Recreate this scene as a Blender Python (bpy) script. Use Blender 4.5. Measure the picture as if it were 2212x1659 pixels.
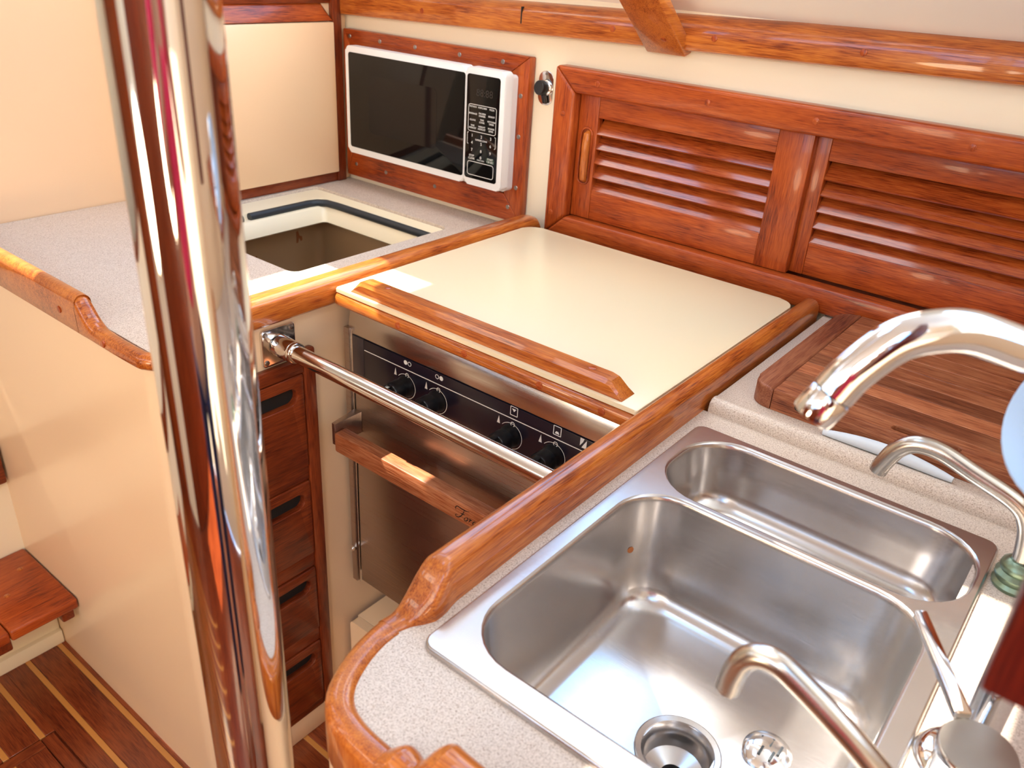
import bpy, bmesh, math, random
from mathutils import Vector, Matrix
random.seed(7)
for o in list(bpy.data.objects): bpy.data.objects.remove(o)
scn = bpy.context.scene
COL = scn.collection
PI = math.pi

# ------------------------------------------------------------------ camera
YAW, PITCH, ROLL = -0.64815784, 0.4849526, -0.06659111
w = Vector((math.sin(YAW)*math.cos(PITCH), math.cos(YAW)*math.cos(PITCH), -math.sin(PITCH)))
r = w.cross(Vector((0, 0, 1))).normalized()
d = w.cross(r)
r2 = math.cos(ROLL)*r + math.sin(ROLL)*d
d2 = -math.sin(ROLL)*r + math.cos(ROLL)*d
cam = bpy.data.cameras.new('camera'); camo = bpy.data.objects.new('camera', cam); COL.objects.link(camo)
m = Matrix((( r2.x, -d2.x, -w.x, 0.0), (r2.y, -d2.y, -w.y, 0.0), (r2.z, -d2.z, -w.z, 1.48), (0, 0, 0, 1)))
camo.matrix_world = m
cam.sensor_width = 36.0
cam.lens = 1792.28/2212*36.0
cam.clip_start = 0.01
cam.dof.use_dof = True
cam.dof.focus_distance = 1.15
cam.dof.aperture_fstop = 8.0
scn.camera = camo

# ------------------------------------------------------------------ world, sun, exposure
SUN_DIR = Vector((0.53, 0.03, -1.0)).normalized()
wd = bpy.data.worlds.new('sky'); scn.world = wd; wd.use_nodes = True
nt = wd.node_tree; nt.nodes.clear()
N = nt.nodes.new
out = N('ShaderNodeOutputWorld'); bg = N('ShaderNodeBackground'); tc = N('ShaderNodeTexCoord')
noi = N('ShaderNodeTexNoise'); noi.inputs['Scale'].default_value = 2.6; noi.inputs['Detail'].default_value = 6; noi.inputs['Roughness'].default_value = .55
rmp = N('ShaderNodeValToRGB'); rmp.color_ramp.elements[0].position = .46; rmp.color_ramp.elements[1].position = .58
mix = N('ShaderNodeMixRGB'); mix.inputs[1].default_value = (.30, .60, 1.05, 1); mix.inputs[2].default_value = (1.35, 1.18, .95, 1)
mpw = N('ShaderNodeMapping'); mpw.inputs['Location'].default_value = (0.0, 0, 0); nt.links.new(tc.outputs['Generated'], mpw.inputs['Vector']); nt.links.new(mpw.outputs[0], noi.inputs['Vector']); nt.links.new(noi.outputs['Fac'], rmp.inputs['Fac'])
nt.links.new(rmp.outputs['Color'], mix.inputs[0]); nt.links.new(mix.outputs[0], bg.inputs['Color'])
bg.inputs['Strength'].default_value = 5.0
nt.links.new(bg.outputs[0], out.inputs[0])
sl = bpy.data.lights.new('sun', 'SUN'); sl.energy = 15; sl.angle = .0093; sl.color = (1, .93, .82)
so = bpy.data.objects.new('sun', sl); COL.objects.link(so); so.location = (-2, -.5, 5)
so.rotation_euler = SUN_DIR.to_track_quat('-Z', 'Y').to_euler()
def portal(loc, rot, sx, sy):
    l = bpy.data.lights.new('portal', 'AREA'); l.shape = 'RECTANGLE'; l.size = sx; l.size_y = sy; l.cycles.is_portal = True
    o = bpy.data.objects.new('portal', l); COL.objects.link(o); o.location = loc; o.rotation_euler = rot
scn.view_settings.view_transform = 'Standard'; scn.view_settings.look = 'None'
scn.view_settings.exposure = 0.24; scn.view_settings.gamma = 1.0; scn.view_settings.use_curve_mapping = False

# ------------------------------------------------------------------ materials
MATS = {}
def pbsdf(name):
    mt = bpy.data.materials.new(name); mt.use_nodes = True; t = mt.node_tree
    return mt, t, t.nodes['Principled BSDF']
def setp(b, **k):
    for kk, v in k.items():
        kk = {'base':'Base Color','rough':'Roughness','metal':'Metallic','coat':'Coat Weight','coatr':'Coat Roughness','spec':'Specular IOR Level','emis':'Emission Color','estr':'Emission Strength','aniso':'Anisotropic'}[kk]
        b.inputs[kk].default_value = (*v, 1) if isinstance(v, tuple) else v
def plain(name, base, rough=.4, metal=0, **k):
    if name in MATS: return MATS[name]
    mt, t, b = pbsdf(name); setp(b, base=base, rough=rough, metal=metal, **k); MATS[name] = mt; return mt
def wood(name, axis='X', c=((.12,.016,.004),(.30,.046,.0075),(.45,.090,.014)), rough=.34, coat=.2, scale=1.0, bump=.03, coatr=.08, var=0.0):
    key = name+axis
    if key in MATS: return MATS[key]
    mt, t, b = pbsdf(name+'_'+axis.lower()); n = t.nodes.new; L = t.links.new
    tc = n('ShaderNodeTexCoord'); mp = n('ShaderNodeMapping')
    oi = n('ShaderNodeObjectInfo'); ad = n('ShaderNodeVectorMath'); ad.operation = 'ADD'
    sc = n('ShaderNodeVectorMath'); sc.operation = 'SCALE'; sc.inputs['Scale'].default_value = 7.0
    cb = n('ShaderNodeCombineXYZ'); L(oi.outputs['Random'], cb.inputs[0]); L(oi.outputs['Random'], cb.inputs[1]); L(oi.outputs['Random'], cb.inputs[2])
    L(cb.outputs[0], sc.inputs[0]); L(tc.outputs['Object'], ad.inputs[0]); L(sc.outputs[0], ad.inputs[1]); L(ad.outputs[0], mp.inputs['Vector'])
    s = {'X':(6,110,110),'Y':(110,6,110),'Z':(110,110,6)}[axis]
    mp.inputs['Scale'].default_value = [q*scale for q in s]
    n1 = n('ShaderNodeTexNoise'); n1.inputs['Scale'].default_value = 1.0; n1.inputs['Detail'].default_value = 5; n1.inputs['Roughness'].default_value = .6; n1.inputs['Distortion'].default_value = .6
    L(mp.outputs[0], n1.inputs['Vector'])
    n2 = n('ShaderNodeTexNoise'); n2.inputs['Scale'].default_value = 6.0; n2.inputs['Detail'].default_value = 3
    L(mp.outputs[0], n2.inputs['Vector'])
    n3 = n('ShaderNodeTexNoise'); n3.inputs['Scale'].default_value = 9.0; n3.inputs['Detail'].default_value = 2; L(ad.outputs[0], n3.inputs['Vector'])
    a = n('ShaderNodeMath'); a.operation = 'MULTIPLY_ADD'; a.inputs[1].default_value = .5; L(n2.outputs['Fac'], a.inputs[0])
    a2 = n('ShaderNodeMath'); a2.operation = 'MULTIPLY'; a2.inputs[1].default_value = .38; L(n1.outputs['Fac'], a2.inputs[0]); L(a2.outputs[0], a.inputs[2])
    a3 = n('ShaderNodeMath'); a3.operation = 'MULTIPLY_ADD'; a3.inputs[1].default_value = .3; L(n3.outputs['Fac'], a3.inputs[0]); L(a.outputs[0], a3.inputs[2])
    rp = n('ShaderNodeValToRGB'); e = rp.color_ramp.elements; e[0].position = .44; e[0].color = (*c[0], 1); e[1].position = .70; e[1].color = (*c[2], 1)
    q = e.new(.55); q.color = (*c[1], 1)
    L(a3.outputs[0], rp.inputs['Fac'])
    hs = n('ShaderNodeHueSaturation'); mv = n('ShaderNodeMapRange'); mv.inputs['To Min'].default_value = 1-var; mv.inputs['To Max'].default_value = 1+var
    L(oi.outputs['Random'], mv.inputs['Value']); L(mv.outputs[0], hs.inputs['Value']); L(rp.outputs['Color'], hs.inputs['Color']); L(hs.outputs[0], b.inputs['Base Color'])
    bp = n('ShaderNodeBump'); bp.inputs['Strength'].default_value = bump; bp.inputs['Distance'].default_value = .002; L(n2.outputs['Fac'], bp.inputs['Height']); L(bp.outputs[0], b.inputs['Normal'])
    setp(b, rough=rough, coat=coat, coatr=coatr, spec=.32); MATS[key] = mt; return mt
def speckle(name):
    if name in MATS: return MATS[name]
    mt, t, b = pbsdf(name); n = t.nodes.new; L = t.links.new
    tc = n('ShaderNodeTexCoord')
    v = n('ShaderNodeTexNoise'); v.inputs['Scale'].default_value = 620; v.inputs['Detail'].default_value = 2; v.inputs['Roughness'].default_value = .7; L(tc.outputs['Object'], v.inputs['Vector'])
    rp = n('ShaderNodeValToRGB'); e = rp.color_ramp.elements; e[0].position = .27; e[0].color = (.24,.15,.10,1); e[1].position = .64; e[1].color = (.70,.60,.51,1)
    q = e.new(.40); q.color = (.50,.40,.32,1); q = e.new(.50); q.color = (.61,.51,.42,1)
    L(v.outputs['Fac'], rp.inputs['Fac']); L(rp.outputs['Color'], b.inputs['Base Color'])
    setp(b, rough=.38, spec=.4); MATS[name] = mt; return mt
def steel(name, base=(.62,.60,.57), rough=.3, axis='X', streak=.12, stain=0.0, metal=1.0):
    key = name
    if key in MATS: return MATS[key]
    mt, t, b = pbsdf(name); n = t.nodes.new; L = t.links.new
    tc = n('ShaderNodeTexCoord'); mp = n('ShaderNodeMapping'); L(tc.outputs['Object'], mp.inputs['Vector'])
    mp.inputs['Scale'].default_value = {'X':(4,900,900),'Y':(900,4,900),'Z':(900,900,4),'N':(30,30,30),'B':(40,700,700)}[axis]
    n1 = n('ShaderNodeTexNoise'); n1.inputs['Scale'].default_value = 1; n1.inputs['Detail'].default_value = 4; L(mp.outputs[0], n1.inputs['Vector'])
    mr = n('ShaderNodeMapRange'); mr.inputs['To Min'].default_value = max(.03, rough-streak); mr.inputs['To Max'].default_value = rough+streak; L(n1.outputs['Fac'], mr.inputs['Value']); L(mr.outputs[0], b.inputs['Roughness'])
    n2 = n('ShaderNodeTexNoise'); n2.inputs['Scale'].default_value = 22; n2.inputs['Detail'].default_value = 6; L(tc.outputs['Object'], n2.inputs['Vector'])
    mx = n('ShaderNodeMixRGB'); mx.inputs[1].default_value = (*base, 1); mx.inputs[2].default_value = (base[0]*.78, base[1]*.72, base[2]*.64, 1)
    ml = n('ShaderNodeMath'); ml.operation = 'MULTIPLY'; ml.inputs[1].default_value = .25+stain; L(n2.outputs['Fac'], ml.inputs[0]); L(ml.outputs[0], mx.inputs[0]); L(mx.outputs[0], b.inputs['Base Color'])
    bp = n('ShaderNodeBump'); bp.inputs['Strength'].default_value = .02; bp.inputs['Distance'].default_value = .0003; L(n1.outputs['Fac'], bp.inputs['Height']); L(bp.outputs[0], b.inputs['Normal'])
    setp(b, metal=metal); MATS[key] = mt; return mt

CREAM = plain('cream_laminate', (.87,.64,.40), .28, coat=.25, coatr=.1)
CREAMW = plain('cream_paint', (.90,.80,.60), .45)
WHITEP = plain('white_deckhead', (.95,.92,.83), .5)
LIDC = plain('lid_laminate', (.80,.67,.44), .3, coat=.2, coatr=.15)
BULK = plain('bulkhead_laminate', (.82,.56,.33), .35, coat=.2, coatr=.15)
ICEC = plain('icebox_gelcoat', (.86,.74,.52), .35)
SPECK = speckle('speckled_laminate')
def WD(a): return wood('mahogany', a)
def WDD(a): return wood('dark_mahogany', a, c=((.06,.008,.003),(.15,.023,.005),(.24,.043,.009)), rough=.35)
def WDR(a): return wood('varnished_rail', a, c=((.17,.028,.005),(.38,.088,.013),(.56,.170,.026)), rough=.3, coat=.55, coatr=.05, bump=0.0)
def WDB(a): return wood('worn_board', a, c=((.10,.022,.008),(.25,.070,.026),(.42,.16,.07)), rough=.5, coat=.1, scale=1.3, bump=.12, var=.32)
CHROME = plain('chrome', (.76,.76,.77), .04, 1)
CHROMED = plain('polished_steel', (.74,.72,.70), .12, 1)
DULL = steel('dull_tube_steel', (.54,.51,.47), .24, 'N', .1, .2)
SINKM = steel('sink_steel', (.54,.515,.505), .22, 'B', .06, .2, .93)
STRIP = steel('strip_steel', (.72,.70,.68), .22, 'X', .08, .1)
STOVE = steel('stove_steel', (.47,.40,.36), .3, 'X', .1, .1)
BLACK = plain('black_plastic', (.008,.008,.009), .3)
PANEL = plain('control_panel_black', (.010,.008,.016), .22)
GLASS = plain('microwave_glass', (.004,.004,.004), .05, spec=.3)
MWHITE = plain('microwave_white', (.80,.79,.77), .35)
PRINT = plain('white_print', (.75,.73,.68), .5)
GREYP = plain('grey_print', (.30,.30,.29), .5)
RUBBER = plain('black_rubber', (.02,.025,.03), .5)
BRASSG = steel('green_brass', (.25,.36,.27), .35, 'N', .1, .3)
HOLLY = plain('holly_inlay', (.55,.23,.05), .35, coat=.5, coatr=.15)
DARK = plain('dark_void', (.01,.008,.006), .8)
BLUEW = plain('pale_blue_plastic', (.46,.62,.82), .45)
CLOTH = plain('pale_cloth', (.62,.68,.74), .9)
RUST = plain('rust_stain', (.30,.09,.02), .8)
FILL_LAMP = plain('fill_lamp_glow', (.9,.8,.65), .5, emis=(1.0,.76,.50), estr=17.0)  # glow of the added fill lamps
SCREW = plain('screw_steel', (.34,.31,.28), .35, 1)

# ------------------------------------------------------------------ helpers
def link(name, me, mat, parent=None, smooth=None):
    """mesh in world coordinates -> object with its origin at the mesh centre"""
    if len(me.vertices):
        xs = [v.co for v in me.vertices]
        lo = Vector((min(v.x for v in xs), min(v.y for v in xs), min(v.z for v in xs)))
        hi = Vector((max(v.x for v in xs), max(v.y for v in xs), max(v.z for v in xs)))
        c = (lo+hi)/2
    else: c = Vector()
    me.transform(Matrix.Translation(-c))
    o = bpy.data.objects.new(name, me); COL.objects.link(o)
    if mat: me.materials.append(mat)
    place(o, c, parent)
    return o
WLOC = {}
def place(o, c, parent):
    WLOC[o.name] = Vector(c)
    if parent is not None:
        o.parent = parent; o.location = Vector(c) - WLOC[parent.name]
    else: o.location = c
def frombm(name, bm, mat, parent=None, smooth=40):
    bmesh.ops.recalc_face_normals(bm, faces=bm.faces)
    me = bpy.data.meshes.new(name); bm.to_mesh(me); bm.free()
    if smooth is not None:
        for p in me.polygons: p.use_smooth = True
        me.set_sharp_from_angle(angle=math.radians(smooth))
    return link(name, me, mat, parent)
def tag(o, label, cat, group=None):
    o['label'] = label; o['category'] = cat
    if group: o['group'] = group
    return o
def struct(o, label=None):
    o['kind'] = 'structure'
    if label: o['label'] = label
    return o
def thing(name, loc, label, cat, group=None):
    o = bpy.data.objects.new(name, None); COL.objects.link(o); o.empty_display_size = .05
    o.location = loc; WLOC[o.name] = Vector(loc); tag(o, label, cat, group); return o
def bmbox(bm, lo, hi, M=None):
    x0,y0,z0 = lo; x1,y1,z1 = hi
    vs = [bm.verts.new(p) for p in ((x0,y0,z0),(x1,y0,z0),(x1,y1,z0),(x0,y1,z0),(x0,y0,z1),(x1,y0,z1),(x1,y1,z1),(x0,y1,z1))]
    if M is not None:
        for v in vs: v.co = M @ v.co
    for f in ((0,3,2,1),(4,5,6,7),(0,1,5,4),(1,2,6,5),(2,3,7,6),(3,0,4,7)): bm.faces.new([vs[i] for i in f])
    return vs
def box(name, lo, hi, mat, parent=None, bev=.002, seg=2, M=None):
    bm = bmesh.new(); bmbox(bm, lo, hi, M)
    if bev: bmesh.ops.bevel(bm, geom=list(bm.edges), offset=bev, segments=seg, affect='EDGES', profile=.5)
    return frombm(name, bm, mat, parent)
def hexa(name, bot, top, mat, parent=None, bev=.002, seg=2):
    """eight corner solid: bot and top are 4 points each"""
    bm = bmesh.new(); b = [bm.verts.new(p) for p in bot]; t = [bm.verts.new(p) for p in top]
    bm.faces.new(b[::-1]); bm.faces.new(t)
    for i in range(4): bm.faces.new((b[i], b[(i+1)%4], t[(i+1)%4], t[i]))
    bmesh.ops.recalc_face_normals(bm, faces=bm.faces)
    if bev: bmesh.ops.bevel(bm, geom=list(bm.edges), offset=bev, segments=seg, affect='EDGES', profile=.5)
    return frombm(name, bm, mat, parent)
def loftbm(bm, loops, closed=True, caps=(True, True)):
    R = [[bm.verts.new(p) for p in lp] for lp in loops]
    n = len(R[0])
    for a, b in zip(R[:-1], R[1:]):
        for i in range(n if closed else n-1):
            j = (i+1) % n
            try: bm.faces.new((a[i], a[j], b[j], b[i]))
            except ValueError: pass
    if caps[0]: bm.faces.new(R[0][::-1])
    if caps[1]: bm.faces.new(R[-1])
    return R
def loft(name, loops, mat, parent=None, caps=(True, True), smooth=40):
    bm = bmesh.new(); loftbm(bm, loops, True, caps); return frombm(name, bm, mat, parent, smooth)
def crom(pts, n=8):
    P = [Vector(p) for p in pts]; P = [2*P[0]-P[1]] + P + [2*P[-1]-P[-2]]; o = []
    for i in range(1, len(P)-2):
        for k in range(n):
            t = k/n; a, b, c, e = P[i-1], P[i], P[i+1], P[i+2]
            o.append(.5*((2*b)+(c-a)*t+(2*a-5*b+4*c-e)*t*t+(3*b-a-3*c+e)*t**3))
    o.append(P[-2]); return o
def tubebm(bm, pts, rad, seg=16, caps=(True, True)):
    pts = [Vector(p) for p in pts]; n = len(pts); loops = []; prev = None
    for i, p in enumerate(pts):
        t = (pts[min(i+1, n-1)]-pts[max(i-1, 0)]).normalized()
        if prev is None:
            u = t.orthogonal().normalized()
        else:
            u = (prev - t*prev.dot(t)).normalized()
        prev = u; v = t.cross(u); rr = rad[i] if isinstance(rad, (list, tuple)) else rad
        loops.append([p+rr*(math.cos(2*PI*k/seg)*u+math.sin(2*PI*k/seg)*v) for k in range(seg)])
    loftbm(bm, loops, True, caps)
def tube(name, pts, rad, mat, parent=None, seg=16, caps=(True, True), smooth=40):
    bm = bmesh.new(); tubebm(bm, pts, rad, seg, caps); return frombm(name, bm, mat, parent, smooth)
def lathe(name, prof, c, axis, mat, parent=None, seg=24, caps=(True, True), smooth=40):
    """prof: list of (radius, height along axis)"""
    ax = Vector(axis).normalized(); u = ax.orthogonal().normalized(); v = ax.cross(u); c = Vector(c)
    loops = [[c+ax*h+max(rr, 1e-5)*(math.cos(2*PI*k/seg)*u+math.sin(2*PI*k/seg)*v) for k in range(seg)] for rr, h in prof]
    bm = bmesh.new(); loftbm(bm, loops, True, caps); return frombm(name, bm, mat, parent, smooth)
def rrect(x0, x1, y0, y1, rad, k=6):
    o = []
    for cx, cy, a0 in ((x1-rad, y1-rad, 0), (x0+rad, y1-rad, PI/2), (x0+rad, y0+rad, PI), (x1-rad, y0+rad, 1.5*PI)):
        for i in range(k+1):
            a = a0+PI/2*i/k; o.append((cx+rad*math.cos(a), cy+rad*math.sin(a)))
    return o
AX = {'z': lambda p, h: (p[0], p[1], h), 'y': lambda p, h: (p[0], h, p[1]), 'x': lambda p, h: (h, p[0], p[1])}
def slab(name, outline, h0, h1, mat, parent=None, axis='z', bev=0, smooth=40):
    """extrude a 2-D outline from h0 to h1 along the axis; bev rounds the h1 rim"""
    f = AX[axis]; bm = bmesh.new()
    loops = [[f(p, h0) for p in outline], [f(p, h1) for p in outline]]
    loftbm(bm, loops)
    if bev:
        top = [fc for fc in bm.faces if len(fc.verts) == len(outline)]
        eds = set(e for fc in top[-1:] for e in fc.edges)
        bmesh.ops.bevel(bm, geom=list(eds), offset=bev, segments=3, affect='EDGES', profile=.5)
    return frombm(name, bm, mat, parent, smooth)
def ring(name, outer, inner, h0, h1, mat, parent=None, axis='z', smooth=40, bev=0):
    """slab with a hole; outer and inner have the same count"""
    f = AX[axis]; bm = bmesh.new(); n = len(outer)
    s = bev if h1 > h0 else -bev
    if bev:
        oc = (sum(p[0] for p in inner)/n, sum(p[1] for p in inner)/n)
        def shr(l, q): return [(p[0]+(oc[0]-p[0])*q/max(1e-6, math.hypot(p[0]-oc[0], p[1]-oc[1])), p[1]+(oc[1]-p[1])*q/max(1e-6, math.hypot(p[0]-oc[0], p[1]-oc[1]))) for p in l]
        seq = [(outer, h0), (outer, h1-s), (shr(outer, bev*.3), h1-s*.3), (shr(outer, bev), h1), (shr(inner, -bev), h1), (shr(inner, -bev*.3), h1-s*.3), (inner, h1-s), (inner, h0)]
    else: seq = [(outer, h0), (outer, h1), (inner, h1), (inner, h0)]
    R = [[bm.verts.new(f(p, h)) for p in l] for l, h in seq]
    R.append(R[0])
    for a, b in zip(R[:-1], R[1:]):
        for i in range(n): bm.faces.new((a[i], a[(i+1)%n], b[(i+1)%n], b[i]))
    return frombm(name, bm, mat, parent, smooth)
def merge(name, fns, mat, parent=None, smooth=40):
    bm = bmesh.new()
    for fn in fns: fn(bm)
    return frombm(name, bm, mat, parent, smooth)
def text(name, s, size, M, mat, parent, ext=.0002, align='CENTER', shear=0):
    cu = bpy.data.curves.new(name, 'FONT'); cu.body = s; cu.size = size; cu.align_x = align; cu.align_y = 'CENTER'; cu.extrude = ext; cu.shear = shear; cu.resolution_u = 3
    to = bpy.data.objects.new(name, cu); COL.objects.link(to)
    dg = bpy.context.evaluated_depsgraph_get(); me = bpy.data.meshes.new_from_object(to.evaluated_get(dg))
    bpy.data.objects.remove(to); me.transform(M); me.materials.clear()
    return link(name, me, mat, parent)
def face_y(x, y, z):   # text frame on a plane facing -Y
    return Matrix(((1,0,0,x),(0,0,-1,y),(0,1,0,z),(0,0,0,1)))
def dens(S, n=3):
    cols = [crom([sec[q] for sec in S], n) for q in range(len(S[0]))]
    return [[c[i] for c in cols] for i in range(len(cols[0]))]
def rail_sec(px, py, nx, ny, a, b, zb, zt, rad, k=5):
    """rounded-top rail profile; n points to the outer side, a outward, b inward"""
    P = []; rad = min(rad, (a+b)/2*.99, (zt-zb)*.9)
    def q(s, z): return (px+nx*s, py+ny*s, z)
    P.append(q(-b, zb)); P.append(q(a-rad*.4, zb)); P.append(q(a, zb+rad*.4))
    for i in range(k+1):
        t = PI/2*i/k; P.append(q(a-rad+rad*math.cos(t), zt-rad+rad*math.sin(t)))
    for i in range(k+1):
        t = PI/2*i/k; P.append(q(-b+rad-rad*math.sin(t), zt-rad+rad*math.cos(t)))
    return P
def plugs(pts, rad, axis, mat, parent):
    base = None
    for p in pts:
        if base is None:
            base = lathe('wood_plug', [(rad, -.002), (rad, .0006), (rad*.9, .0009)], p, axis, mat, parent, 14)
        else:
            o = base.copy(); COL.objects.link(o); place(o, Vector(p)+OFFP, parent); continue
        OFFP = WLOC[base.name]-Vector(p)

# ================================================================== STRUCTURE
ZL, ZR = .94, .94           # counter heights left / right
YB = 1.397                  # hull side wall
# --- floor with planks and inlay strips
fl = struct(box('floor', (-2.7, -1.35, -.08), (1.0, 1.45, -.006), WDD('X'), None, 0))
HX0, HX1, HY0, HY1 = -1.405, -.80, -.06, .378
def plank(y0, y1, x0, x1, mat, nm='plank', z=0.0): return box(nm, (x0, y0, -.006), (x1, y1, z), mat, fl, .0007, 1)
PITCH_ = .0705
WFL = lambda a: wood('floor_mahogany', a, c=((.075,.011,.004),(.17,.032,.009),(.27,.06,.016)), rough=.3, coat=.5, var=.15)
y = .4955 - 20*PITCH_
while y < .84:
    for a, b_, mt_, nm_, z_ in ((y+.006, y+PITCH_-.006, WFL('X'), 'plank', 0.0), (y-.0056, y+.0056, HOLLY, 'inlay_strip', -.0002)):
        if b_ <= HY0 or a >= HY1: rows_ = [(a, b_, -2.2, -.35)]
        elif a < HY0: rows_ = [(a, HY0-.001, -2.2, -.35), (HY0-.001, b_, -2.2, HX0), (HY0-.001, b_, HX1, -.35)]
        elif b_ > HY1: rows_ = [(HY1+.001, b_, -2.2, -.35), (a, HY1+.001, -2.2, HX0), (a, HY1+.001, HX1, -.35)]
        else: rows_ = [(a, b_, -2.2, HX0), (a, b_, HX1, -.35)]
        for p0, p1, q0, q1 in rows_: plank(p0, p1, q0, q1, mt_, nm_, z_)
    y += PITCH_
# lift-out floor hatch with a frame
box('hatch_frame', (HX0+.003, HY1-.028, -.006), (HX1-.003, HY1-.003, .0004), WFL('X'), fl, .0008, 1)
box('hatch_frame', (HX0+.003, HY0+.003, -.006), (HX0+.028, HY1-.029, .0004), WFL('Y'), fl, .0008, 1)
yy = HY1-.03
while yy > HY0+.01:
    y0 = max(yy-.058, HY0+.004)
    box('hatch_plank', (HX0+.029, y0, -.006), (HX1-.003, yy, .0004), WFL('X'), fl, .0006, 1)
    box('inlay_strip', (HX0+.029, max(y0-.0115, HY0), -.006), (HX1-.003, y0-.0005, .0002), HOLLY, fl, 0)
    yy -= .07
# --- walls
YB2 = 1.432                 # bottom of the recess behind the louvred doors
struct(box('wall_back', (-2.7, YB, 0), (-.955, YB+.035, 1.44), CREAMW, None, 0))
struct(box('wall_back_upper', (-.955, YB, 1.262), (.6, YB+.035, 1.44), CREAMW, None, 0))
struct(box('wall_back_lower', (-.955, YB, 0), (.6, YB+.035, .982), CREAMW, None, 0))
struct(box('wall_back_recess', (-.96, YB2, .97), (.6, YB2+.01, 1.27), WDD('X'), None, 0))
wl = struct(box('wall_left', (-1.79, .58, .5), (-1.755, YB, 2.0), BULK, None, 0))
struct(box('wall_left_lower', (-1.79, -.9, 0), (-1.735, .515, .86), CREAMW, None, 0))
struct(box('trim_3', (-1.7345, -.85, .405), (-1.712, .505, .50), WDD('Y'), None, .004))
struct(box('trim_4', (-1.795, -.9, .8605), (-1.722, .493, .885), WDD('Y'), None, .004))
struct(box('wall_right', (.42, .2, 0), (.46, YB, 1.45), CREAM, None, 0))
for i_, (a, b_, mt_) in enumerate(((-2.7,-1.1,WD('Z')), (-1.1,-.62,CREAMW), (-.62,1.0,WDD('Z')))): struct(box('wall_front_%d' % (i_+1), (a, -1.35, 0), (b_, -1.3, 1.45), mt_, None, 0))
struct(box('wall_far_left', (-2.74, -1.35, 0), (-2.7, YB, 2.0), CREAMW, None, 0))
struct(box('wall_aft', (1.0, -1.35, 0), (1.04, .2, 2.0), CREAMW, None, 0))
struct(box('wall_aft_side', (.46, .2, 0), (1.0, .24, 2.0), CREAMW, None, 0))
# --- deckhead: sloped side, cabin side with windows, roof with hatches
def sloped(name, y0, z0, y1, z1, mat, x0=-2.7, x1=1.0, t=.03):
    return struct(hexa(name, [(x0,y0,z0),(x1,y0,z0),(x1,y0,z0+t),(x0,y0,z0+t)], [(x0,y1,z1),(x1,y1,z1),(x1,y1,z1+t),(x0,y1,z1+t)], mat, None, 0))
SK = (1.714-1.375)/(1.43-.98)
def slz(y): return 1.375+(1.43-y)*SK
sloped('ceiling_slope_1', 1.43, 1.375, 1.33, slz(1.33), WHITEP)
sloped('ceiling_slope_2', 1.04, slz(1.04), .98, 1.714, WHITEP)
sloped('ceiling_slope_3', 1.33, slz(1.33), 1.04, slz(1.04), WHITEP, -2.7, -1.5)
sloped('ceiling_slope_4', 1.33, slz(1.33), 1.04, slz(1.04), WHITEP, -.37, 1.0)
portal((-.935, 1.185, slz(1.185)+.02), (-math.atan(SK), 0, 0), 1.13, .36)
aw = tag(box('sunblocker', (-2.3, .985, 2.45), (-.72, 1.37, 2.455), plain('sunblocker_canvas', (.75,.70,.60), .8), None, .001), 'cream canvas awning added out of view to keep the sun out', 'sunblocker')  # unseen sheet added to block sun through the slope opening
sloped('ceiling_slope_front_1', -1.33, 1.375, -.9, 1.70, WHITEP, -2.7, -.9)
sloped('ceiling_slope_front_2', -1.33, 1.375, -.9, 1.70, WHITEP, .55, 1.0)
portal((-.175, -1.115, 1.56), (math.atan(.756), 0, 0), 1.45, .52)
def cabside(nm, y):
    xs = [(-2.7,-2.45),(-1.75,-1.55),(-.35,-.2),(.85,1.0)]
    for i, (a, b_) in enumerate(xs): struct(box('wall_cabin_%s_%d' % (nm, i+1), (a, y, 1.70), (b_, y+.03, 2.0), WHITEP, None, 0))
    struct(box('trim_cabin_%s_1' % nm, (-2.7, y, 1.69), (1.0, y+.03, 1.73), WHITEP, None, 0))
    struct(box('trim_cabin_%s_2' % nm, (-2.7, y, 1.95), (1.0, y+.03, 2.0), WHITEP, None, 0))
cabside('side', .97); cabside('front', -.93)
# roof pieces leave three openings: companionway, deck hatch over the left counter, forward hatch
OPEN = [(-.77, -.515, .33, .77), (-1.76, -1.43, .56, .905), (-2.35, -1.86, .455, .52), (.05, .6, -.85, -.1)]
def roof(i, x0, x1, y0, y1): struct(box('ceiling_%d' % i, (x0, y0, 2.0), (x1, y1, 2.035), WHITEP, None, 0))
def strip(i, x0, x1, hole=None):
    if hole is None: roof(i, x0, x1, -.93, 1.0)
    else: roof(i, x0, x1, -.93, hole[0]); roof(i+1, x0, x1, hole[1], 1.0)
strip(1, -2.7, OPEN[2][0]); strip(2, OPEN[2][0], OPEN[2][1], OPEN[2][2:]); strip(4, OPEN[2][1], OPEN[1][0]); strip(5, OPEN[1][0], OPEN[1][1], OPEN[1][2:])
strip(7, OPEN[1][1], OPEN[0][0]); strip(8, OPEN[0][0], OPEN[0][1], OPEN[0][2:]); strip(10, OPEN[0][1], OPEN[3][0]); strip(11, OPEN[3][0], OPEN[3][1], OPEN[3][2:]); strip(13, OPEN[3][1], 1.0)
for x0, x1, y0, y1 in OPEN: portal(((x0+x1)/2, (y0+y1)/2, 2.03), (0, 0, 0), x1-x0, y1-y0)
for a, b_ in ((-2.45,-1.75), (-1.55,-.35), (-.2,.85)):
    portal(((a+b_)/2, .985, 1.84), (-PI/2, 0, 0), b_-a, .22)
    portal(((a+b_)/2, -.915, 1.84), (PI/2, 0, 0), b_-a, .22)
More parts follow.
